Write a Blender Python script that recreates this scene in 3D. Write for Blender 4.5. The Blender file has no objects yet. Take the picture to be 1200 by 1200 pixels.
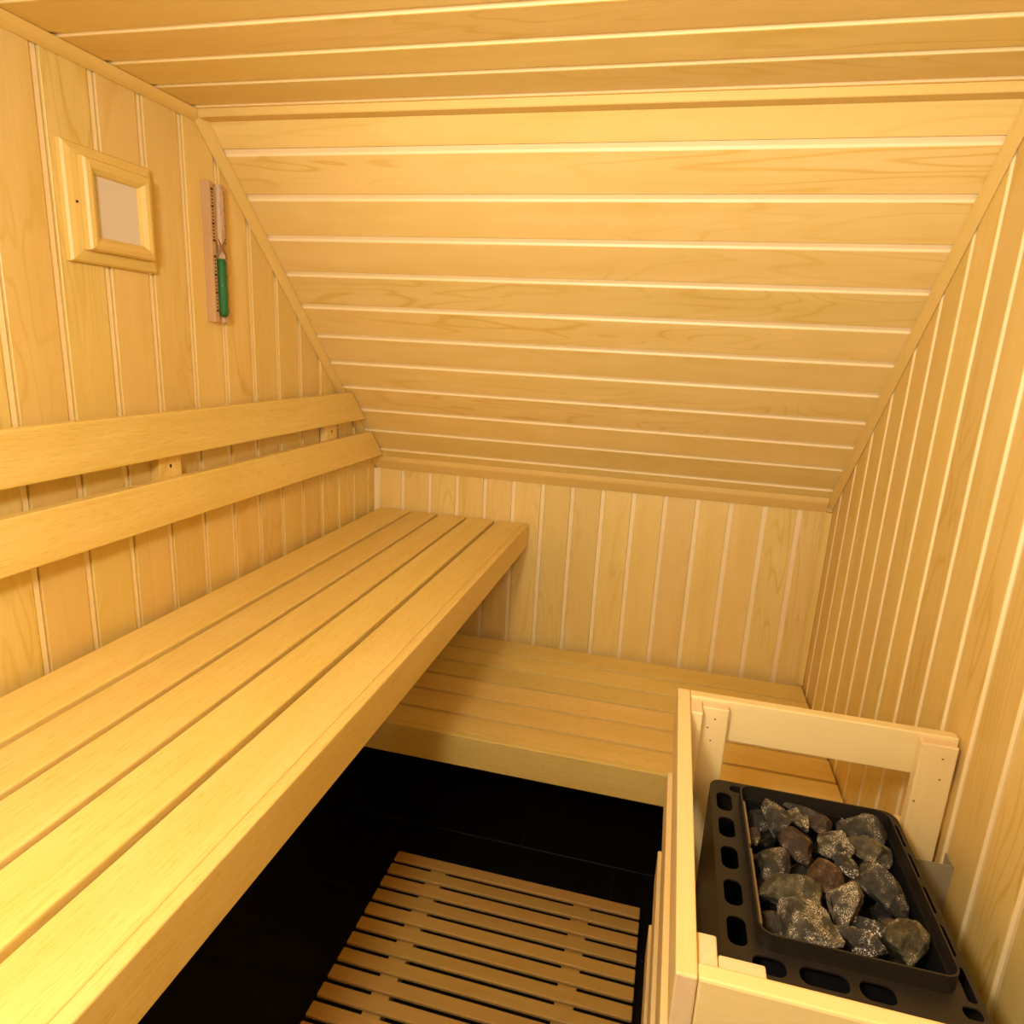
import bpy, bmesh, math, random
from mathutils import Matrix, Vector, noise
random.seed(7)
S = bpy.context.scene
COL = S.collection

# ------------------------------------------------------------------ camera
FPX = 774.9
RR = ((0.96895724, 0.24180884, 0.05148164),      # camera right  (world X right, Y away, Z up)
      (0.10669799, -0.22116828, -0.96938131),    # camera down
      (-0.22301886, 0.94478203, -0.24010312))    # camera forward
CAM = Vector((1.0, -2.121, 1.45))
cam_d = bpy.data.cameras.new('camera')
cam_d.sensor_width = 36.0
cam_d.lens = 36.0 * FPX / 1200.0
cam_d.clip_start = 0.01
cam = bpy.data.objects.new('camera', cam_d)
COL.objects.link(cam)
r, d, f = (Vector(v).normalized() for v in RR)
cam.matrix_world = Matrix(((r.x, -d.x, -f.x, CAM.x), (r.y, -d.y, -f.y, CAM.y), (r.z, -d.z, -f.z, CAM.z), (0, 0, 0, 1)))
S.camera = cam

# ------------------------------------------------------------------ light
W = bpy.data.worlds.new('world'); S.world = W; W.use_nodes = True
W.node_tree.nodes['Background'].inputs[0].default_value = (1.0, 0.8, 0.55, 1)
W.node_tree.nodes['Background'].inputs[1].default_value = 0.0
LAMP = Vector((0.70, -2.20, 1.71))              # cabin lamp below the ceiling
ld = bpy.data.lights.new('cabin_lamp', 'POINT')
ld.energy = 27.5
ld.color = (1.0, 0.97, 0.93)
ld.shadow_soft_size = 0.08
lo = bpy.data.objects.new('cabin_lamp', ld); COL.objects.link(lo); lo.location = LAMP
fd = bpy.data.lights.new('flash_lamp', 'SPOT')   # flash thrown up at the slope, which bounces it down
fd.energy = 42.0
fd.color = (1.0, 0.97, 0.93)
fd.spot_size = math.radians(84); fd.spot_blend = 1.0
fd.shadow_soft_size = 0.10
fo = bpy.data.objects.new('flash_lamp', fd); COL.objects.link(fo); fo.location = (0.95, -2.35, 1.50)
fo.rotation_euler = (Vector((1.00, -0.60, 1.66)) - fo.location).to_track_quat('-Z', 'Y').to_euler()
S.view_settings.view_transform = 'Standard'
S.view_settings.look = 'None'
S.view_settings.exposure = 0.38
S.view_settings.gamma = 1.0
S.view_settings.use_curve_mapping = False


def at(px, py, axis, val):
    """photo pixel (1200 frame) -> point where its ray meets the plane axis = val"""
    v = (r * ((px - 600) / FPX) + d * ((py - 600) / FPX) + f)
    return CAM + v * ((val - CAM[axis]) / v[axis])


# ------------------------------------------------------------------ materials
def new_mat(name):
    m = bpy.data.materials.new(name); m.use_nodes = True
    nt = m.node_tree
    return m, nt, nt.nodes['Principled BSDF']


def nd(nt, t, **kw):
    n = nt.nodes.new(t)
    for k, v in kw.items():
        setattr(n, k, v)
    return n


def math_n(nt, op, a, b=None):
    n = nd(nt, 'ShaderNodeMath', operation=op)
    for i, v in enumerate((a, b)):
        if v is None:
            continue
        if isinstance(v, (int, float)):
            n.inputs[i].default_value = v
        else:
            nt.links.new(v, n.inputs[i])
    return n.outputs[0]


def wood(name, light, dark, rough=0.45, grain=1.0, figure=0.5, vary=0.10, fleck=0.0, grain_scale=1.0):
    m, nt, b = new_mat(name)
    L = nt.links.new
    tc = nd(nt, 'ShaderNodeTexCoord'); oi = nd(nt, 'ShaderNodeObjectInfo')
    off = nd(nt, 'ShaderNodeVectorMath', operation='SCALE'); off.inputs[0].default_value = (31.7, 17.3, 5.1)
    L(oi.outputs['Random'], off.inputs['Scale'])
    ad = nd(nt, 'ShaderNodeVectorMath', operation='ADD'); L(tc.outputs['Object'], ad.inputs[0]); L(off.outputs[0], ad.inputs[1])

    def mapped(sx, sy, sz):
        mp = nd(nt, 'ShaderNodeMapping'); mp.inputs['Scale'].default_value = (sx, sy, sz)
        L(ad.outputs[0], mp.inputs['Vector']); return mp.outputs[0]

    def noi(vec, scale, detail=3.0, rough_=0.55, dist=0.0):
        n = nd(nt, 'ShaderNodeTexNoise'); L(vec, n.inputs['Vector'])
        n.inputs['Scale'].default_value = scale; n.inputs['Detail'].default_value = detail
        n.inputs['Roughness'].default_value = rough_; n.inputs['Distortion'].default_value = dist
        return n.outputs[0]
    fine = noi(mapped(6 * grain_scale, 260 * grain_scale, 260 * grain_scale), 1.0, 4.0, 0.6)
    broad = noi(mapped(1.6, 16, 16), 1.0, 2.0, 0.5, 0.4)
    cloud = noi(mapped(5, 9, 9), 1.0, 3.0, 0.55, 0.8)
    field = noi(mapped(1.3, 9.0, 9.0), 1.0, 2.0, 0.45, 0.6)
    ring = math_n(nt, 'SINE', math_n(nt, 'MULTIPLY', field, 75.0))
    ring = math_n(nt, 'POWER', math_n(nt, 'MULTIPLY', math_n(nt, 'ADD', ring, 1.0), 0.5), 9.0)
    patchy = noi(mapped(1.1, 5, 5), 1.0, 1.0)
    patchy = math_n(nt, 'MULTIPLY', math_n(nt, 'MAXIMUM', math_n(nt, 'SUBTRACT', patchy, 0.45), 0.0), 3.2)
    ring = math_n(nt, 'MULTIPLY', math_n(nt, 'MULTIPLY', ring, patchy), figure)
    g = math_n(nt, 'MULTIPLY', math_n(nt, 'SUBTRACT', fine, 0.5), 0.55 * grain)
    g2 = math_n(nt, 'MULTIPLY', math_n(nt, 'SUBTRACT', broad, 0.5), 0.75)
    g3 = math_n(nt, 'MULTIPLY', math_n(nt, 'SUBTRACT', cloud, 0.5), 0.55)
    fac = math_n(nt, 'ADD', math_n(nt, 'ADD', math_n(nt, 'ADD', g, g2), g3), math_n(nt, 'ADD', ring, 0.42))
    if fleck:
        fl = noi(mapped(40, 420, 420), 1.0, 1.0, 0.5)
        fl = math_n(nt, 'MULTIPLY', math_n(nt, 'MAXIMUM', math_n(nt, 'SUBTRACT', fl, 0.56), 0.0), 6.0 * fleck)
        fac = math_n(nt, 'ADD', fac, fl)
    ramp = nd(nt, 'ShaderNodeMix', data_type='RGBA'); ramp.clamp_factor = True
    L(fac, ramp.inputs[0]); ramp.inputs[6].default_value = (*light, 1); ramp.inputs[7].default_value = (*dark, 1)
    hsv = nd(nt, 'ShaderNodeHueSaturation'); L(ramp.outputs[2], hsv.inputs['Color'])
    rv = math_n(nt, 'ADD', math_n(nt, 'MULTIPLY', oi.outputs['Random'], 2 * vary), 1.0 - vary)
    L(rv, hsv.inputs['Value'])
    r2 = math_n(nt, 'FRACT', math_n(nt, 'MULTIPLY', oi.outputs['Random'], 13.7))
    L(math_n(nt, 'ADD', math_n(nt, 'MULTIPLY', r2, 0.010), 0.495), hsv.inputs['Hue'])
    L(hsv.outputs[0], b.inputs['Base Color'])
    b.inputs['Roughness'].default_value = rough
    bp = nd(nt, 'ShaderNodeBump'); bp.inputs['Strength'].default_value = 0.10; bp.inputs['Distance'].default_value = 0.002
    L(fine, bp.inputs['Height']); L(bp.outputs[0], b.inputs['Normal'])
    return m


M = {}
M['panel'] = wood('panel_wood', (0.865, 0.643, 0.240), (0.72, 0.472, 0.100), rough=0.40, grain=0.8, figure=0.85, vary=0.055)
M['pale'] = wood('pale_tongue_wood', (0.95, 0.76, 0.42), (0.88, 0.67, 0.31), rough=0.45, grain=0.5, figure=0.1, vary=0.03)
M['bench'] = wood('bench_wood', (0.875, 0.652, 0.236), (0.73, 0.488, 0.104), rough=0.5, grain=1.5, figure=0.2, vary=0.05, fleck=0.5)
M['guard'] = wood('guard_wood', (0.89, 0.70, 0.34), (0.77, 0.55, 0.21), rough=0.48, grain=0.8, figure=0.35, vary=0.04)
M['trim'] = wood('trim_wood', (0.81, 0.575, 0.18), (0.71, 0.47, 0.105), rough=0.42, grain=0.6, figure=0.1, vary=0.03)
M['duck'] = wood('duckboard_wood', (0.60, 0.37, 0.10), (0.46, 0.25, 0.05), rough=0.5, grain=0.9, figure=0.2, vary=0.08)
M['timerwood'] = wood('timer_wood', (0.62, 0.40, 0.18), (0.46, 0.26, 0.095), rough=0.5, grain=1.3, figure=0.3, vary=0.02)
M['endgrain'] = wood('end_grain_wood', (0.86, 0.66, 0.38), (0.74, 0.50, 0.25), rough=0.6, grain=1.2, figure=0.0, vary=0.02, grain_scale=0.5)


def plain(name, col, rough=0.5, metal=0.0, spec=0.5, bump=0.0, bscale=300.0, mottle=0.0):
    m, nt, b = new_mat(name)
    b.inputs['Base Color'].default_value = (*col, 1); b.inputs['Roughness'].default_value = rough
    b.inputs['Metallic'].default_value = metal; b.inputs['Specular IOR Level'].default_value = spec
    tc = nd(nt, 'ShaderNodeTexCoord'); n = nd(nt, 'ShaderNodeTexNoise')
    nt.links.new(tc.outputs['Object'], n.inputs['Vector']); n.inputs['Scale'].default_value = bscale; n.inputs['Detail'].default_value = 3
    if mottle:
        mx = nd(nt, 'ShaderNodeMix', data_type='RGBA'); nt.links.new(n.outputs[0], mx.inputs[0])
        mx.inputs[6].default_value = (*[c * (1 - mottle) for c in col], 1); mx.inputs[7].default_value = (*[min(1, c * (1 + mottle)) for c in col], 1)
        nt.links.new(mx.outputs[2], b.inputs['Base Color'])
    if bump:
        bp = nd(nt, 'ShaderNodeBump'); bp.inputs['Strength'].default_value = bump; bp.inputs['Distance'].default_value = 0.001
        nt.links.new(n.outputs[0], bp.inputs['Height']); nt.links.new(bp.outputs[0], b.inputs['Normal'])
    return m


M['tile'] = plain('black_floor_tile', (0.0022, 0.0020, 0.0019), 0.5, spec=0.25, bump=0.05, mottle=0.5, bscale=25)
M['grout'] = plain('dark_grout', (0.012, 0.011, 0.010), 0.9, spec=0.2)
M['backing'] = plain('dark_backing', (0.16, 0.09, 0.035), 0.9, spec=0.1)
M['enamel'] = plain('black_brown_enamel', (0.020, 0.0145, 0.010), 0.42, spec=0.5, bump=0.12, bscale=420, mottle=0.35)
M['inside'] = plain('black_heater_inside', (0.006, 0.005, 0.004), 0.8, spec=0.2)
M['steel'] = plain('dull_steel', (0.40, 0.33, 0.22), 0.5, metal=0.35, bump=0.05, bscale=500, mottle=0.15)
M['hole'] = plain('dark_nail_hole', (0.06, 0.028, 0.010), 0.9, spec=0.1)
M['felt'] = plain('beige_felt', (0.74, 0.63, 0.47), 0.95, spec=0.1, bump=0.35, bscale=700, mottle=0.06)
M['sand'] = plain('green_sand', (0.025, 0.20, 0.045), 0.6, bump=0.2, bscale=1500, mottle=0.25)
M['ink'] = plain('dark_brown_print', (0.055, 0.022, 0.010), 0.8, spec=0.2)
M['clip'] = plain('brass_clip', (0.55, 0.36, 0.16), 0.35, metal=1.0)
g, nt, b = new_mat('clear_glass')
b.inputs['Base Color'].default_value = (1, 0.98, 0.95, 1); b.inputs['Roughness'].default_value = 0.02
b.inputs['Transmission Weight'].default_value = 1.0; b.inputs['IOR'].default_value = 1.2
M['glass'] = g


def stone_mat(name, c1, c2, speck, amount, rough=0.6, tint=None, scale=1.0):
    m, nt, b = new_mat(name); L = nt.links.new
    tc = nd(nt, 'ShaderNodeTexCoord')

    def noi(s, det=4.0, ro=0.6):
        n = nd(nt, 'ShaderNodeTexNoise'); L(tc.outputs['Object'], n.inputs['Vector'])
        n.inputs['Scale'].default_value = s; n.inputs['Detail'].default_value = det; n.inputs['Roughness'].default_value = ro
        return n.outputs[0]
    base = nd(nt, 'ShaderNodeMix', data_type='RGBA')
    k = math_n(nt, 'MULTIPLY', math_n(nt, 'SUBTRACT', noi(55), 0.40), 4.0)
    base.clamp_factor = True; L(k, base.inputs[0])
    base.inputs[6].default_value = (*c1, 1); base.inputs[7].default_value = (*c2, 1)
    sp = math_n(nt, 'MULTIPLY', math_n(nt, 'SUBTRACT', noi(760 * scale, 2.0, 0.5), 0.60 - 0.075 * amount), 26.0)
    area = math_n(nt, 'MULTIPLY', math_n(nt, 'SUBTRACT', noi(45, 2.0), 0.56 - 0.15 * amount), 9.0)
    area = nd(nt, 'ShaderNodeClamp').inputs[0].node if False else area
    cl = nd(nt, 'ShaderNodeClamp'); L(area, cl.inputs[0])
    cs = nd(nt, 'ShaderNodeClamp'); L(sp, cs.inputs[0])
    fac = math_n(nt, 'MULTIPLY', cl.outputs[0], cs.outputs[0])
    mx = nd(nt, 'ShaderNodeMix', data_type='RGBA'); L(fac, mx.inputs[0]); L(base.outputs[2], mx.inputs[6]); mx.inputs[7].default_value = (*speck, 1)
    L(mx.outputs[2], b.inputs['Base Color'])
    rg = math_n(nt, 'SUBTRACT', rough, math_n(nt, 'MULTIPLY', fac, 0.25)); L(rg, b.inputs['Roughness'])
    bp = nd(nt, 'ShaderNodeBump'); bp.inputs['Strength'].default_value = 0.9; bp.inputs['Distance'].default_value = 0.004
    L(noi(170, 6.0, 0.65), bp.inputs['Height']); L(bp.outputs[0], b.inputs['Normal'])
    return m


SPK = (0.80, 0.68, 0.48)
M['st_grey'] = stone_mat('stone_grey', (0.022, 0.019, 0.013), (0.075, 0.063, 0.042), SPK, 0.45)
M['st_speck'] = stone_mat('stone_speckled', (0.038, 0.032, 0.022), (0.12, 0.10, 0.066), SPK, 0.82, rough=0.42)
M['st_brown'] = stone_mat('stone_brown', (0.030, 0.017, 0.009), (0.085, 0.048, 0.024), SPK, 0.25)
M['st_rust'] = stone_mat('stone_rust', (0.060, 0.028, 0.010), (0.13, 0.064, 0.020), SPK, 0.2)
M['st_black'] = stone_mat('stone_black_white', (0.014, 0.012, 0.010), (0.05, 0.042, 0.03), (0.85, 0.76, 0.62), 0.75, rough=0.35, scale=0.7)
M['st_green'] = stone_mat('stone_green_brown', (0.045, 0.038, 0.020), (0.16, 0.125, 0.062), SPK, 0.3)
M['st_dark'] = stone_mat('stone_dark', (0.012, 0.010, 0.007), (0.035, 0.027, 0.018), SPK, 0.1)


# ------------------------------------------------------------------ builders
def link(name, me, parent=None, mw=None):
    o = bpy.data.objects.new(name, me); COL.objects.link(o)
    mw = mw or Matrix()
    if parent is not None:
        o.parent = parent
        base = parent.get('_w') if False else WORLD[parent.name]
        o.matrix_basis = base.inverted() @ mw
    else:
        o.matrix_basis = mw
    WORLD[o.name] = mw.copy()
    return o


WORLD = {}


def tag(o, label, cat=None, group=None, kind=None):
    o['label'] = label
    if cat: o['category'] = cat
    if group: o['group'] = group
    if kind: o['kind'] = kind
    return o


def thing(name, loc, label, cat, group=None):
    o = link(name, None, None, Matrix.Translation(loc)); o.empty_display_size = 0.05
    return tag(o, label, cat, group)


def mesh(verts, faces, mats, idx=None, smooth=False):
    me = bpy.data.meshes.new('mesh'); me.from_pydata([tuple(v) for v in verts], [], faces)
    for m in mats: me.materials.append(m)
    for i, p in enumerate(me.polygons):
        if idx: p.material_index = idx[i]
        p.use_smooth = smooth
    bm = bmesh.new(); bm.from_mesh(me); bmesh.ops.recalc_face_normals(bm, faces=bm.faces); bm.to_mesh(me); bm.free()
    return me


def frame(origin, ax, ay, az):
    return Matrix(((ax[0], ay[0], az[0], origin[0]), (ax[1], ay[1], az[1], origin[1]), (ax[2], ay[2], az[2], origin[2]), (0, 0, 0, 1)))


X, Y, Z = Vector((1, 0, 0)), Vector((0, 1, 0)), Vector((0, 0, 1))
AX = {'x': (X, Y, Z), 'y': (Y, -X, Z), 'z': (Z, Y, -X)}
CACHE = {}


def board(name, lo, hi, axis, mat, parent=None, bevel=0.002, seg=2, skew0=None, skew1=None, endmat=None):
    """bevelled board, its length along local x so that the grain runs along it"""
    lo, hi = Vector(lo), Vector(hi); dm = hi - lo; c = (lo + hi) / 2
    if axis == 'x': L, Wd, T = dm.x, dm.y, dm.z
    elif axis == 'y': L, Wd, T = dm.y, dm.x, dm.z
    else: L, Wd, T = dm.z, dm.y, dm.x
    key = (round(L, 4), round(Wd, 4), round(T, 4), bevel, mat, endmat) if not (skew0 or skew1) else None
    if key and key in CACHE:
        me = CACHE[key]
    else:
        bm = bmesh.new(); bmesh.ops.create_cube(bm, size=1.0)
        bmesh.ops.scale(bm, vec=(L, Wd, T), verts=bm.verts)
        if bevel:
            bmesh.ops.bevel(bm, geom=list(bm.edges), offset=bevel, segments=seg, affect='EDGES', profile=0.5)
        for v in bm.verts:
            if v.co.x > 0 and skew1: v.co.x += skew1(v.co)
            elif v.co.x < 0 and skew0: v.co.x += skew0(v.co)
        me = bpy.data.meshes.new(name); bm.normal_update()
        me.materials.append(M[mat])
        if endmat:
            me.materials.append(M[endmat])
            for fc in bm.faces:
                if abs(fc.normal.x) > 0.9: fc.material_index = 1
        bm.to_mesh(me); bm.free()
        if key: CACHE[key] = me
    return link(name, me, parent, frame(c, *AX[axis]))


def prism(name, prof, x0, x1, mats, mw, parent=None, smooth=False):
    """profile [(y,z)] swept along local x; x0/x1 numbers or functions of (y,z)"""
    n = len(prof)
    a = [((x0(*p) if callable(x0) else x0), p[0], p[1]) for p in prof]
    b_ = [((x1(*p) if callable(x1) else x1), p[0], p[1]) for p in prof]
    fs = [(i, (i + 1) % n, n + (i + 1) % n, n + i) for i in range(n)] + [tuple(range(n))[::-1], tuple(range(n, 2 * n))]
    me = mesh(a + b_, fs, mats, smooth=False)
    if smooth:
        for p in me.polygons:
            p.use_smooth = len(p.vertices) == 4
        me.set_sharp_from_angle(angle=math.radians(32))
    return link(name, me, parent, mw)


def rrect(x0, x1, y0, y1, rad, n=6):
    pts = []
    for cx, cy, a0 in ((x1 - rad, y1 - rad, 0), (x0 + rad, y1 - rad, 90), (x0 + rad, y0 + rad, 180), (x1 - rad, y0 + rad, 270)):
        for i in range(n + 1):
            a = math.radians(a0 + 90 * i / n); pts.append((cx + rad * math.cos(a), cy + rad * math.sin(a)))
    return pts


# ------------------------------------------------------------------ the room
RW, CZ, SL, YF = 1.49, 1.879, 1.04, -2.60      # right wall x, ceiling z, slope: z = SL - y, front wall y
TH, DP = 0.014, 0.004


def plank_mesh(p, x0, x1, gap=0.0018):
    prof = [(gap, -TH), (gap, -DP), (0.0120, -DP), (0.0155, -0.0007), (0.0168, 0.0), (p - 0.0014, 0.0), (p - 0.0003, -0.0011), (p - 0.0003, -TH)]
    n = len(prof)
    a = [((x0(u) if callable(x0) else x0), u, z) for u, z in prof]
    b_ = [((x1(u) if callable(x1) else x1), u, z) for u, z in prof]
    fs = [(i, (i + 1) % n, n + (i + 1) % n, n + i) for i in range(n)] + [tuple(range(n))[::-1], tuple(range(n, 2 * n))]
    idx = [0] * len(fs)
    idx[1] = idx[2] = 1
    idx[0] = 1
    return mesh(a + b_, fs, [M['panel'], M['pale']], idx)


def slab(name, lo, hi, mat, label):
    lo, hi = Vector(lo), Vector(hi)
    vs = [(x, y, z) for x in (lo.x, hi.x) for y in (lo.y, hi.y) for z in (lo.z, hi.z)]
    fs = [(0, 1, 3, 2), (4, 6, 7, 5), (0, 4, 5, 1), (2, 3, 7, 6), (0, 2, 6, 4), (1, 5, 7, 3)]
    o = link(name, mesh(vs, fs, [M[mat]])); o['kind'] = 'structure'; o['label'] = label
    return o


# floor and its tiles (running bond)
floor = slab('floor', (-0.02, YF - 0.02, -0.03), (RW + 0.02, 0.02, -0.002), 'grout', 'black tiled floor with thin dark joints')
tw, td = 0.565, 0.2875
yk = 0
row = -2
y1 = -0.46 + td * 2
rows = []
k = 0
while y1 > YF:
    rows.append((max(y1 - td, YF), min(y1, 0.0), 0.688 if k % 2 == 1 else 0.97)); y1 -= td; k += 1
for (ya, yb, xo) in rows:
    if yb - ya < 0.02: continue
    x = xo - tw * 3
    while x < RW:
        xa, xb = max(x, 0.0), min(x + tw, RW)
        if xb - xa > 0.02:
            board('tile', (xa + 0.0015, ya + 0.0015, -0.006), (xb - 0.0015, yb - 0.0015, 0.0), 'x', 'tile', floor, bevel=0.0008, seg=1)
        x += tw

# left wall: planks upright, cut to the slope
wl = slab('wall_left', (-0.034, YF, 0), (-TH, 0.0, CZ), 'backing', 'left wall of upright pale wooden planks below the sloping ceiling')
ztop = lambda y: min(CZ, SL - y)
P_L = 0.1025
seam = -1.085 + P_L * 11
while seam > YF + 0.02:
    if seam - P_L < 0:
        s = min(seam, 0.0)
        me = plank_mesh(P_L, 0.0, lambda u, s_=seam: ztop(min(s_ - u, 0.0)))
        if seam > 0:
            me.transform(Matrix.Identity(4))
            for v in me.vertices: v.co.y = max(v.co.y, seam)
        link('plank', me, wl, frame((0, seam, 0), Z, -Y, X))
    seam -= P_L
# right wall
wr = slab('wall_right', (RW + TH, YF, 0), (RW + 0.034, 0.0, CZ), 'backing', 'right wall of upright pale wooden planks beside the heater')
P_R = 0.1005
s0 = -1.089 - P_R * 14
k = 0
while s0 + k * P_R < -0.01:
    s = s0 + k * P_R
    me = plank_mesh(P_R, 0.0, lambda u, s_=s: ztop(min(s_ + u, 0.0)))
    for v in me.vertices: v.co.y = min(v.co.y, -s)
    link('plank', me, wr, frame((RW, s, 0), Z, Y, -X)); k += 1
# back (knee) wall
wb = slab('wall_back', (0, TH, 0), (RW, 0.034, SL + 0.02), 'backing', 'low back wall of upright planks under the slope')
P_B = 0.1
me_b = None
for k in range(15):
    s = -0.006 + P_B * k
    me = plank_mesh(P_B, -SL, 0.0, 0.0003)
    for v in me.vertices: v.co.y = max(min(v.co.y, RW - s), -s)
    link('plank', me, wb, frame((s, 0, 0), -Z, X, -Y))
# sloping ceiling
n_s = Vector((0, -1, -1)).normalized(); u_s = Vector((0, 1, -1)).normalized()
vs = []
for x in (0, RW):
    for off in (TH, 0.034):
        for (yy) in (SL - CZ - 0.02, 0.0):
            p0 = Vector((x, yy, SL - yy)) - n_s * off; vs.append(p0)
ws = link('wall_slope', mesh(vs, [(0, 1, 3, 2), (4, 6, 7, 5), (0, 4, 5, 1), (2, 3, 7, 6), (0, 2, 6, 4), (1, 5, 7, 3)], [M['backing']]))
ws['kind'] = 'structure'; ws['label'] = 'sloping ceiling of horizontal pale wooden planks above the low wall'
P_S = 0.1022
for k in range(-1, 11):
    z0 = 1.824 - k * P_S * math.sqrt(0.5); y0 = SL - z0
    me = plank_mesh(P_S, 0.0, RW)
    for v in me.vertices:
        smax = -y0 * math.sqrt(2)
        v.co.y = min(v.co.y, smax)
        if k == -1: v.co.y = max(v.co.y, (1.893 - z0) * -math.sqrt(2))
    link('plank', me, ws, frame((RW, y0, z0), -X, u_s, n_s))
# flat ceiling
ce = slab('ceiling', (0, YF, CZ + TH), (RW, SL - CZ, CZ + 0.034), 'backing', 'flat ceiling of wooden planks running across the cabin')
P_C = 0.1015
mc = plank_mesh(P_C, 0.0, RW)
for k in range(1, 18):
    s = -0.876 - P_C * k
    if s < YF: break
    me = mc
    link('plank', me, ce, frame((RW, s, CZ), -X, Y, -Z))
mlast = plank_mesh(P_C, 0.0, RW)
for v in mlast.vertices: v.co.y = min(v.co.y, 0.876 - (CZ - SL))
link('plank', mlast, ce, frame((RW, -0.876, CZ), -X, Y, -Z))


def strip(name, prof, x0, x1, mw, label, mat='trim'):
    o = prism(name, prof, x0, x1, [M[mat]], mw, smooth=True)
    o['kind'] = 'structure'; o['label'] = label
    return o


def cove(rad, n=5):
    """corner strip with a slightly rounded face, corner at 0,0, legs along +y and +z"""
    pts = [(0, 0), (rad, 0)]
    for i in range(n + 1):
        t = i / n
        a = math.radians(90 * t)
        q = (rad * (1 - t), rad * t); bulge = 0.16 * rad * math.sin(math.pi * t)
        pts.append((q[0] + bulge * 0.7 + 0.1 * rad, q[1] + bulge * 0.7 + 0.1 * rad))
    pts.append((0, rad))
    return pts


tr = cove(0.017)
# local x along the strip; local y / z are the two surfaces it sits on
strip('trim_1', tr, YF + 0.001, SL - CZ + 0.012, frame((0.0003, 0, CZ - 0.0003), Y, X, -Z) if False else frame((0.0003, 0, CZ - 0.0003), Y, -Z, X * -1 * -1) , 'strip along left wall and flat ceiling')
strip('trim_2', tr, YF + 0.001, SL - CZ + 0.012, frame((RW - 0.0003, 0, CZ - 0.0003), Y, -Z, -X), 'strip along right wall and flat ceiling')
slen = -(SL - CZ) * math.sqrt(2)
strip('trim_3', tr, -0.004, slen - 0.004, frame((0.0003, SL - CZ, CZ), u_s, n_s, X), 'strip along left wall and sloping ceiling')
strip('trim_4', tr, -0.004, slen - 0.004, frame((RW - 0.0003, SL - CZ, CZ), u_s, n_s, -X), 'strip along right wall and sloping ceiling')
yc = SL - CZ
strip('trim_5', [(yc - 0.016, CZ - 0.0003), (yc - 0.016, CZ - 0.0135), (yc - 0.0145, CZ - 0.015), (yc + 0.0145, CZ - 0.015)], 0.018, RW - 0.018, frame((0, 0, 0), X, Y, Z), 'batten where flat ceiling meets sloping ceiling')
strip('trim_6', [(-0.0003, SL - 0.021), (-0.006, SL - 0.021), (-0.022, SL + 0.004), (-0.0255, SL + 0.0095), (-0.0262, SL + 0.013), (-0.0262, SL + 0.0258), (-0.0003, SL)], 0.004, RW - 0.018, frame((0, 0, 0), X, Y, Z), 'strip where sloping ceiling meets low back wall')
strip('trim_7', cove(0.018), 0.452, SL - 0.02, frame((0.0003, -0.0003, 0), Z, X, -Y), 'upright corner strip by the upper bench end', 'pale')
strip('trim_8', cove(0.020), 0.452, SL - 0.02, frame((RW - 0.0003, -0.0003, 0), Z, -X, -Y), 'upright corner strip by the right wall', 'panel')

# ------------------------------------------------------------------ upper bench
YB = -2.45
ub = thing('upper_bench', (0.28, -1.2, 0.80), 'upper slatted wooden bench along the wall with the hourglass', 'bench')
e = [(0.024, 0.134), (0.149, 0.236), (0.2475, 0.339), (0.350, 0.441), (0.4535, 0.5425)]
for a, b_ in e:
    board('slat', (a, YB, 0.852), (b_, -0.012, 0.88), 'y', 'bench', ub, bevel=0.004, seg=3)
board('front_board', (0.5432, YB, 0.801), (0.5625, -0.010, 0.88), 'y', 'bench', ub, bevel=0.0025, seg=2)
for yy in (-0.06, -0.47, -0.89, -1.40, -1.74, -2.3):
    board('cross_batten', (0.006, yy - 0.035, 0.806), (0.543, yy + 0.035, 0.8515), 'x', 'bench', ub, bevel=0.002)
board('wall_batten', (0.001, YB, 0.76), (0.032, -0.002, 0.8055), 'y', 'bench', ub)

# ------------------------------------------------------------------ lower bench
lb = thing('lower_bench', (0.74, -0.32, 0.36), 'lower slatted wooden bench against the low back wall', 'bench')
ys = [-0.022, -0.127, -0.228, -0.328, -0.430, -0.534]
for i in range(5):
    board('slat', (0.004, ys[i + 1] + 0.0055, 0.422), (RW - 0.006, ys[i] - 0.0055, 0.45), 'x', 'bench', lb, bevel=0.001, seg=2)
board('slat', (0.004, -0.6155, 0.422), (RW - 0.006, -0.5395, 0.45), 'x', 'bench', lb, bevel=0.001, seg=2)
board('front_board', (0.004, -0.6355, 0.36), (RW - 0.004, -0.6162, 0.45), 'x', 'bench', lb, bevel=0.003, seg=2)
for xx in (0.05, 0.5, 0.98, 1.44):
    board('cross_batten', (xx - 0.03, -0.616, 0.376), (xx + 0.03, -0.001, 0.4215), 'y', 'bench', lb)

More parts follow.
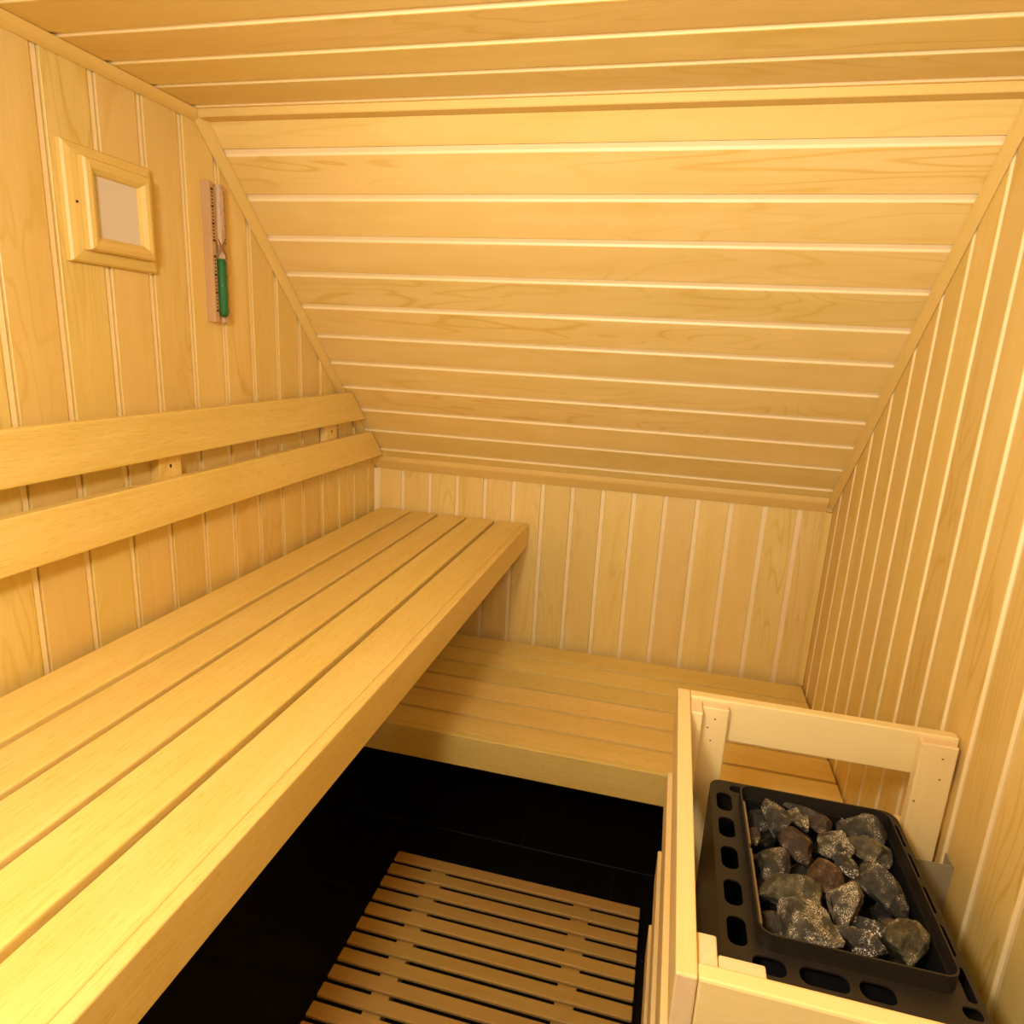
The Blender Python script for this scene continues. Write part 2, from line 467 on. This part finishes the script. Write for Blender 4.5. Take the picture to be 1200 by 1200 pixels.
# ------------------------------------------------------------------ backrest
br = thing('backrest', (0.0, -1.2, 1.07), 'two-board wooden backrest fixed to wall above the upper bench', 'backrest')
for z0, z1 in ((1.2065, 1.2945), (1.073, 1.1625)):
    yc_ = SL - (z0 + z1) / 2 - 0.008
    board('rail', (0.0225, YB, z0), (0.0455, yc_, z1), 'y', 'bench', br, bevel=0.0035, seg=3, skew1=lambda c: -c.z)
for yy in (-0.35, -1.003, -1.66, -2.3):
    bk = board('spacer_block', (0.0008, yy - 0.030, 1.085), (0.0222, yy + 0.030, min(1.285, SL - yy - 0.06)), 'z', 'panel', br, bevel=0.001, seg=1)
    vs = [(0, 0, 0)] + [(0, 0.0028 * math.cos(i * math.pi / 4), 0.0042 * math.sin(i * math.pi / 4)) for i in range(8)]
    vs = [(x + dx, y, z) for dx in (0.0, 0.0006) for (x, y, z) in vs]
    fs = [(9, 10 + i, 10 + (i + 1) % 8) for i in range(8)] + [(1 + i, 1 + (i + 1) % 8, 10 + (i + 1) % 8, 10 + i) for i in range(8)]
    link('screw_hole', mesh(vs, fs, [M['hole']]), bk, Matrix.Translation((0.0221, yy, 1.184)))

# ------------------------------------------------------------------ duckboard
dk = thing('duckboard', (0.71, -1.1, 0.0), 'slatted wooden duckboard lying on the black tiled floor', 'duckboard')
k = 0
yy = -0.627
while yy > -1.85:
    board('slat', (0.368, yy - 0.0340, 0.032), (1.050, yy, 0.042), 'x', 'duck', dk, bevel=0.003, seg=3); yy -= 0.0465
for xx in (0.50, 0.90):
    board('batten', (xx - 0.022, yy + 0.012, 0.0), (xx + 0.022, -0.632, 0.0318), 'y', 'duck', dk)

# ------------------------------------------------------------------ heater guard
hg = thing('heater_guard', (1.27, -1.32, 0.0), 'wooden guard rail frame standing around the black heater', 'guard rail')
ZT, GX0, GX1 = 0.894, 1.056, 1.0765
GF, GN = -1.034, -1.597
for lv in range(4):
    zt = ZT - 0.167 * lv
    board('rail', (GX0, GN, zt - 0.075), (GX1, GF, zt), 'y', 'guard', hg, bevel=0.0022, seg=2, endmat='endgrain')
    board('rail', (GX1 + 0.0006, GF - 0.020, zt - 0.074), (RW - 0.004, GF, zt), 'x', 'guard', hg, bevel=0.0022, seg=2)
    board('rail', (GX1 + 0.0006, GN + 0.001, zt - 0.074), (RW - 0.004, GN + 0.0205, zt - 0.001), 'x', 'guard', hg, bevel=0.003, seg=2)
pz = ZT - 0.006
def post(lo, hi, h=None):
    return board('post', (lo[0], lo[1], 0.0), (hi[0], hi[1], h or pz), 'z', 'guard', hg, bevel=0.002, seg=2, endmat='endgrain')
post((GX1 + 0.0006, GF - 0.064), (GX1 + 0.0205, GF - 0.0205))
pf = post((GX1 + 0.0212, GF - 0.0405), (1.140, GF - 0.0206))
pr = post((1.4275, GF - 0.0405), (1.4795, GF - 0.0206))
post((GX1 + 0.0006, GN + 0.0211), (GX1 + 0.0205, GN + 0.063), pz - 0.003)
post((GX1 + 0.0212, GN + 0.0211), (1.1415, GN + 0.0415), pz - 0.003)
post((1.437, GN + 0.0211), (1.4795, GN + 0.0415), pz - 0.003)
for par, x, z in ((pf, 1.119, 0.868), (pf, 1.109, 0.851), (pf, 1.116, 0.828), (pr, 1.460, 0.866), (pr, 1.462, 0.830), (pr, 1.4335, 0.785)):
    vs = []
    for yy in (0.0, -0.0005):
        vs.append((0, yy, 0)); vs += [(0.0018 * math.cos(i * math.pi / 3), yy, 0.0011 * math.sin(i * math.pi / 3)) for i in range(6)]
    fs = [(7, 8 + i, 8 + (i + 1) % 6) for i in range(6)] + [(1 + i, 1 + (i + 1) % 6, 8 + (i + 1) % 6, 8 + i) for i in range(6)]
    link('nail_hole', mesh(vs, fs, [M['hole']]), par, Matrix.Translation((x, GF - 0.0405, z)))

# ------------------------------------------------------------------ heater
HX0, HX1, HY0, HY1, HZ = 1.122, 1.406, -1.466, -1.086, 0.765
RX0, RX1, RY0, RY1, RT = 1.164, 1.383, -1.414, -1.122, 0.789
ht = thing('sauna_heater', (1.264, -1.28, 0.16), 'black metal sauna heater with slotted top plate behind the wooden guard', 'heater')


def plate(loops, thick):
    """flat plate: first loop is the outline, the others are holes"""
    bm = bmesh.new(); es = []
    for lp in loops:
        v = [bm.verts.new((x, y, 0)) for x, y in lp]
        es += [bm.edges.new((v[i], v[(i + 1) % len(v)])) for i in range(len(v))]
    bmesh.ops.triangle_fill(bm, use_beauty=True, use_dissolve=False, edges=es)
    ret = bmesh.ops.extrude_face_region(bm, geom=list(bm.faces))
    vs_ = [g_ for g_ in ret['geom'] if isinstance(g_, bmesh.types.BMVert)]
    bmesh.ops.translate(bm, vec=(0, 0, -thick), verts=vs_)
    bmesh.ops.recalc_face_normals(bm, faces=bm.faces)
    me = bpy.data.meshes.new('plate'); bm.to_mesh(me); bm.free()
    return me


def slot(cx, cy, hx, hy):
    return rrect(cx - hx, cx + hx, cy - hy, cy + hy, min(hx, hy) * 0.85, 5)


loops = [rrect(HX0, HX1, HY0, HY1, 0.020, 8)]
loops.append(rrect(RX0 + 0.003, RX1 - 0.003, RY0 + 0.003, RY1 - 0.003, 0.018, 8))
for yy in (-1.142, -1.203, -1.267, -1.332, -1.394):
    loops.append(slot(1.1425, yy, 0.0118, 0.0225))
    loops.append(slot(1.3950, yy, 0.0052, 0.024))
for xx, hw in ((1.176, 0.019), (1.236, 0.027), (1.2925, 0.019)):
    loops.append(slot(xx, -1.4350, hw, 0.0125))
loops.append(rrect(1.379, 1.399, -1.440, -1.424, 0.006, 5))
for xx in (1.176, 1.236, 1.296, 1.356):
    loops.append(slot(xx, -1.1045, 0.023, 0.0085))
me = plate(loops, 0.0025); me.materials.append(M['enamel'])
tp = link('top_plate', me, ht, Matrix.Translation((0, 0, HZ)))


def ring(outer, inner, z0, z1, mat):
    n = len(outer); vs = [(x, y, z) for lp in (outer, inner) for z in (z0, z1) for x, y in lp]
    fs = []
    for i in range(n):
        j = (i + 1) % n
        fs += [(i, j, n + j, n + i), (2 * n + i, 3 * n + i, 3 * n + j, 2 * n + j), (n + i, n + j, 3 * n + j, 3 * n + i), (i, 2 * n + i, 2 * n + j, j)]
    return mesh(vs, fs, [M[mat]])


link('rim', ring(rrect(RX0, RX1, RY0, RY1, 0.018, 8), rrect(RX0 + 0.0022, RX1 - 0.0022, RY0 + 0.0022, RY1 - 0.0022, 0.016, 8), HZ - 0.0005, RT, 'enamel'), ht)
# outer casing, skirt just below the plate edge
link('casing', ring(rrect(HX0, HX1, HY0, HY1, 0.020, 8), rrect(HX0 + 0.002, HX1 - 0.002, HY0 + 0.002, HY1 - 0.002, 0.018, 8), 0.18, HZ - 0.0026, 'enamel'), ht)
bt = rrect(HX0 + 0.0022, HX1 - 0.0022, HY0 + 0.0022, HY1 - 0.0022, 0.018, 8)
me = plate([bt], 0.004); me.materials.append(M['inside']); link('bottom_plate', me, ht, Matrix.Translation((0, 0, 0.20)))
# stone basket: inner walls and floor
link('stone_basket', ring(rrect(RX0 + 0.003, RX1 - 0.003, RY0 + 0.003, RY1 - 0.003, 0.016, 8), rrect(RX0 + 0.0045, RX1 - 0.0045, RY0 + 0.0045, RY1 - 0.0045, 0.015, 8), 0.64, HZ - 0.001, 'inside'), ht)
me = plate([rrect(RX0 + 0.0046, RX1 - 0.0046, RY0 + 0.0046, RY1 - 0.0046, 0.015, 8)], 0.003); me.materials.append(M['inside'])
link('basket_floor', me, ht, Matrix.Translation((0, 0, 0.70)))
# steel liner strip along the left inside of the rim, in two pieces with a gap
for ya, yb in ((-1.385, -1.252), (-1.243, -1.146)):
    board('liner_strip', (RX0 + 0.0046, ya, 0.735), (RX0 + 0.0085, yb, 0.7755), 'y', 'steel', ht, bevel=0.0006, seg=1)
# steel bracket reaching to the right wall: folded plate
bx0, bx1, by = 1.4065, RW - 0.0008, -1.118
prof = [(bx0, by), (bx1, by), (bx1, by + 0.030), (bx1 - 0.0015, by + 0.030), (bx1 - 0.0015, by + 0.0015), (bx0, by + 0.0015)]
prism('wall_bracket', prof, 0.50, 0.713, [M['steel']], frame((0, 0, 0), Z, X, Y), ht)

# ------------------------------------------------------------------ stones
def stone_mesh(seed, dims, mat, facets=13, flat=1.0):
    rnd = random.Random(seed)
    bm = bmesh.new(); bmesh.ops.create_icosphere(bm, subdivisions=4, radius=1.0)
    pl = []
    for i in range(facets):
        while True:
            v = Vector((rnd.uniform(-1, 1), rnd.uniform(-1, 1), rnd.uniform(-1, 1)))
            if 0.1 < v.length < 1: break
        pl.append((v.normalized(), rnd.uniform(0.46, 0.80)))
    o = Vector((rnd.uniform(0, 50), rnd.uniform(0, 50), rnd.uniform(0, 50)))
    for v in bm.verts:
        n = v.co.normalized(); rad = 1.08
        for pn, po in pl:
            dd = n.dot(pn)
            if dd > 0.05: rad = min(rad, po / dd)
        rad *= 1 + 0.06 * noise.fractal(n * 1.7 + o, 1.0, 2.0, 3) + 0.035 * noise.fractal(n * 6 + o, 1.0, 2.0, 4)
        v.co = n * rad
    mx = [max(abs(v.co[i]) for v in bm.verts) for i in range(3)]
    for v in bm.verts:
        v.co = Vector((v.co.x / mx[0] * dims[0], v.co.y / mx[1] * dims[1], v.co.z / mx[2] * dims[2]))
    me = bpy.data.meshes.new('stone'); bm.to_mesh(me); bm.free(); me.materials.append(M[mat])
    for p in me.polygons: p.use_smooth = True
    me.set_sharp_from_angle(angle=math.radians(28))
    return me


def settle(me, mw):
    """slide a stone sideways or up until it lies wholly inside the stone basket"""
    pts = [mw @ v.co for v in me.vertices]
    lim = ((RX0 + 0.0105, RX1 - 0.0075), (RY0 + 0.0075, RY1 - 0.0075), (0.7015, 9.0))
    t = Vector((0, 0, 0))
    for k_, (a, b_) in enumerate(lim):
        lo_, hi_ = min(p[k_] for p in pts), max(p[k_] for p in pts)
        if lo_ < a: t[k_] = a - lo_
        elif hi_ > b_: t[k_] = b_ - hi_
    return Matrix.Translation(t) @ mw


# (zoom-crop x, y, width, height, image tilt deg, z of centre, material, label)
ST = [
 (178, 172, 125, 145, 10, 0.752, 'st_dark', 'dark rounded stone in the heater corner by the upright liner strip'),
 (268, 225, 150, 200, -12, 0.768, 'st_grey', 'tall brown-grey stone leaning beside the corner stone in the heater'),
 (405, 150, 225, 80, 8, 0.768, 'st_grey', 'flat grey slab stone lying along the far rim of the heater'),
 (378, 218, 95, 140, -28, 0.776, 'st_speck', 'small white-flecked stone just below the flat slab stone'),
 (497, 258, 130, 110, 20, 0.765, 'st_brown', 'dark brown stone between the white-flecked stones by the far rim'),
 (598, 205, 130, 130, 0, 0.752, 'st_brown', 'dark brown stone half hidden behind the big shiny grey stone'),
 (738, 266, 228, 165, 14, 0.766, 'st_grey', 'big shiny grey stone in the far corner next to the guard post'),
 (548, 352, 180, 190, 50, 0.774, 'st_speck', 'light speckled stone with a knobbly top in the middle of the heater'),
 (388, 362, 212, 185, 28, 0.764, 'st_brown', 'large dark brown stone between the grey wedge and rust-brown stones'),
 (158, 305, 70, 110, 0, 0.755, 'st_brown', 'small brown stone pressed against the liner strip'),
 (226, 446, 200, 195, 25, 0.762, 'st_grey', 'wedge-shaped smooth grey stone along the liner strip'),
 (300, 598, 300, 190, 8, 0.770, 'st_green', 'broad grey-brown stone with cream specks along the liner strip'),
 (500, 545, 215, 200, 20, 0.764, 'st_rust', 'rust-brown stone in the middle of the pile'),
 (640, 474, 145, 125, 25, 0.766, 'st_black', 'black stone dotted with white next to the light speckled stone'),
 (745, 395, 220, 130, 20, 0.762, 'st_green', 'dark greenish stone below the big shiny grey stone'),
 (872, 605, 225, 310, -33, 0.766, 'st_grey', 'largest grey faceted stone along the rim facing the wall bracket'),
 (612, 668, 185, 265, 12, 0.772, 'st_speck', 'upright stone densely dotted with white flecks'),
 (424, 782, 335, 235, 12, 0.772, 'st_speck', 'big pale speckled wedge stone by the near rim'),
 (738, 785, 170, 100, 8, 0.766, 'st_black', 'small glossy black stone with a white streak'),
 (716, 882, 300, 120, 10, 0.768, 'st_black', 'long black and white stone lying along the near rim'),
 (868, 790, 120, 120, 0, 0.755, 'st_rust', 'small tan stone wedged behind the greenish corner stone'),
 (1000, 888, 250, 240, 35, 0.764, 'st_green', 'large greenish brown stone in the corner beside the black and white stone'),
 (245, 790, 150, 150, 0, 0.740, 'st_brown', 'dark stone low down under the pale wedge stone'),
 (845, 440, 110, 130, -20, 0.756, 'st_green', 'small greenish stone behind the largest grey faceted stone'),
]
for i, (zx, zy, w, h, tilt, zc, mat, lab) in enumerate(ST):
    px, py = 850 + zx / 4.444, 910 + zy / 4.444
    c = at(px, py, 2, zc)
    depth = (c - CAM).dot(f)
    sx = 0.52 * w / 4.444 * depth / FPX; sy = 0.54 * h / 4.444 * depth / FPX
    c.x = min(max(c.x, RX0 + 0.008 + sx * 0.8), RX1 - 0.006 - sx * 0.8); c.y = min(max(c.y, RY0 + 0.006 + sy * 0.75), RY1 - 0.006 - sy * 0.75)
    me = stone_mesh(100 + i * 7, (sx, sy, min(sx, sy) * 0.85), mat, facets=9 + i % 4)
    # lay the stone roughly facing up towards where it is seen from, then spin it by its tilt
    up = Vector((0.0, -0.45, 0.9)).normalized(); ax = Vector((1, 0, 0)); ay = up.cross(ax)
    base = frame(c, ax, ay, up)
    o = link('sauna_stone', me, None, settle(me, base @ Matrix.Rotation(math.radians(-tilt), 4, 'Z')))
    tag(o, lab, 'stone', 'stones in the sauna heater')
for i, (x, y) in enumerate([(1.20 + 0.05 * a, -1.385 + 0.058 * b_) for a in range(4) for b_ in range(5)]):
    me = stone_mesh(900 + i, (0.027, 0.025, 0.020), 'st_dark')
    o = link('sauna_stone', me, None, settle(me, Matrix.Translation((x + 0.006 * math.sin(i * 5.0), y, 0.722)) @ Matrix.Rotation(i * 1.3, 4, 'Z')))
    tag(o, 'dark stone deep in the heater under the top layer of stones', 'stone', 'bottom layer stones in the heater')

# ------------------------------------------------------------------ framed panel on the left wall
fp = thing('framed_panel', (0.0, -1.08, 1.645), 'square wooden frame holding a beige felt panel on the plank wall', 'wall panel')
FY0, FY1, FZ0, FZ1 = -1.176, -0.988, 1.553, 1.737
bl = 0.036
def molding(name, y0, y1, z0, z1, prof, mat, parent):
    """mitred picture-frame moulding; prof = [(distance inwards, height off wall)]"""
    corners = [(y0, z0, 1, 1), (y1, z0, -1, 1), (y1, z1, -1, -1), (y0, z1, 1, -1)]
    for s_ in range(4):
        a, b_ = corners[s_], corners[(s_ + 1) % 4]
        horiz = s_ % 2 == 0
        vs = []
        mid = Vector((0, (a[0] + b_[0]) / 2, (a[1] + b_[1]) / 2))
        for c in (a, b_):
            for dd, h in prof:
                p_ = Vector((h, c[0] + c[2] * dd, c[1] + c[3] * dd)) - mid
                vs.append((p_.y, p_.z, p_.x) if horiz else (p_.z, -p_.y, p_.x))
        n = len(prof)
        fs = [(i, (i + 1) % n, n + (i + 1) % n, n + i) for i in range(n)] + [tuple(range(n)), tuple(range(n, 2 * n))]
        fr = frame(mid, Y, Z, X) if horiz else frame(mid, Z, -Y, X)
        me = mesh(vs, fs, [M[mat]])
        link(name, me, parent, fr)
molding('base_frame', FY0, FY1, FZ0, FZ1, [(0, 0.0004), (0, 0.009), (0.003, 0.013), (0.012, 0.016), (0.028, 0.0175), (0.045, 0.0175), (0.045, 0.0004)], 'trim', fp)
molding('inner_frame', FY0 + 0.022, FY1 - 0.022, FZ0 + 0.020, FZ1 - 0.020, [(0, 0.0178), (0, 0.028), (0.003, 0.032), (0.010, 0.034), (0.016, 0.032), (0.022, 0.026), (0.0245, 0.0178)], 'trim', fp)
board('felt_panel', (0.002, FY0 + 0.0455, FZ0 + 0.0435), (0.0195, FY1 - 0.0455, FZ1 - 0.0435), 'z', 'felt', fp, bevel=0.0)
vs = [(0.0006 * (i >= 7), 0.0024 * math.cos((i % 7) * math.pi / 3) * ((i % 7) < 6), 0.0024 * math.sin((i % 7) * math.pi / 3) * ((i % 7) < 6)) for i in range(14)]
fs = [(13, 7 + i, 7 + (i + 1) % 6) for i in range(6)] + [(i, (i + 1) % 6, 7 + (i + 1) % 6, 7 + i) for i in range(6)]
link('screw_hole', mesh(vs, fs, [M['hole']]), fp, Matrix.Translation((0.0165, FY0 + 0.016, 1.646)))

# ------------------------------------------------------------------ hourglass timer
tm = thing('hourglass_timer', (0.0, -0.80, 1.612), 'brown wooden sauna hourglass with green sand on the plank wall', 'hourglass')
TY0, TY1, TZ0, TZ1 = -0.838, -0.787, 1.472, 1.753
yc = (TY0 + TY1) / 2
# backing board with a round groove for the tube
pr_ = [(TY0 - yc, 0.0005), (TY1 - yc, 0.0005), (TY1 - yc, 0.019), (TY1 - yc - 0.001, 0.020), (0.0135, 0.020)]
for i in range(9):
    a = math.radians(180 * i / 8); pr_.append((0.0125 * math.cos(a), 0.020 - 0.0125 * math.sin(a)))
pr_ += [(-0.0135, 0.020), (TY0 - yc + 0.001, 0.020), (TY0 - yc, 0.019)]
prism('backboard', [(-a, b_) for a, b_ in pr_], TZ0, TZ1, [M['timerwood']], frame((0, yc, 0), Z, -Y, X), tm)


def lathe(name, prof, mat, parent, mw, n=20):
    vs = [(rad * math.cos(2 * math.pi * i / n), rad * math.sin(2 * math.pi * i / n), z) for rad, z in prof for i in range(n)]
    fs = [(k_ * n + i, k_ * n + (i + 1) % n, (k_ + 1) * n + (i + 1) % n, (k_ + 1) * n + i) for k_ in range(len(prof) - 1) for i in range(n)]
    fs += [tuple(range(n)), tuple(range((len(prof) - 1) * n, len(prof) * n))]
    return link(name, mesh(vs, fs, [M[mat]], smooth=True), parent, mw)


zm = 1.626
R_ = 0.0105
tube = [(0.004, 1.484), (0.008, 1.4855), (R_, 1.490), (R_, zm - 0.022), (R_ * 0.75, zm - 0.011), (0.003, zm - 0.003), (0.0022, zm), (0.003, zm + 0.003), (R_ * 0.75, zm + 0.011), (R_, zm + 0.022), (R_, 1.736), (0.008, 1.7405), (0.004, 1.742)]
TMW = Matrix.Translation((0.0215, yc, 0))
gt = lathe('glass_tube', tube, 'glass', tm, TMW)
sand = [(0.003, 1.4865), (0.0074, 1.4875), (R_ - 0.0009, 1.4915), (R_ - 0.0009, 1.600), (0.006, 1.603)]
lathe('green_sand', sand, 'sand', gt, TMW)
# wire clip crossing over the waist
for sgn in (-1, 1):
    o = board('wire_clip', (-0.0009, -0.0009, -0.020), (0.0009, 0.0009, 0.020), 'z', 'clip', tm, bevel=0.0003, seg=1)
    mw = Matrix.Translation((0.0265, yc, zm)) @ Matrix.Rotation(sgn * math.radians(38), 4, 'X') @ frame((0, 0, 0), *AX['z'])
    o.matrix_basis = WORLD[tm.name].inverted() @ mw
# printed minute marks on both cheeks
bm = bmesh.new()
def tick(y, z, w, h):
    q = bmesh.ops.create_cube(bm, size=1.0)['verts']
    bmesh.ops.scale(bm, vec=(0.0006, w, h), verts=q); bmesh.ops.translate(bm, vec=(0.0201, y, z), verts=q)
for side in (-1, 1):
    for half, (za, zb) in enumerate(((1.496, 1.606), (1.638, 1.738))):
        n = 15
        for i in range(n + 1):
            z = za + (zb - za) * i / n
            big = i % 5 == 0
            tick(yc + side * 0.0172, z, 0.0070 if big else 0.0046, 0.0046 if big else 0.0030)
me = bpy.data.meshes.new('marks'); bm.to_mesh(me); bm.free(); me.materials.append(M['ink'])
link('scale_marks', me, tm)['kind'] = 'stuff'
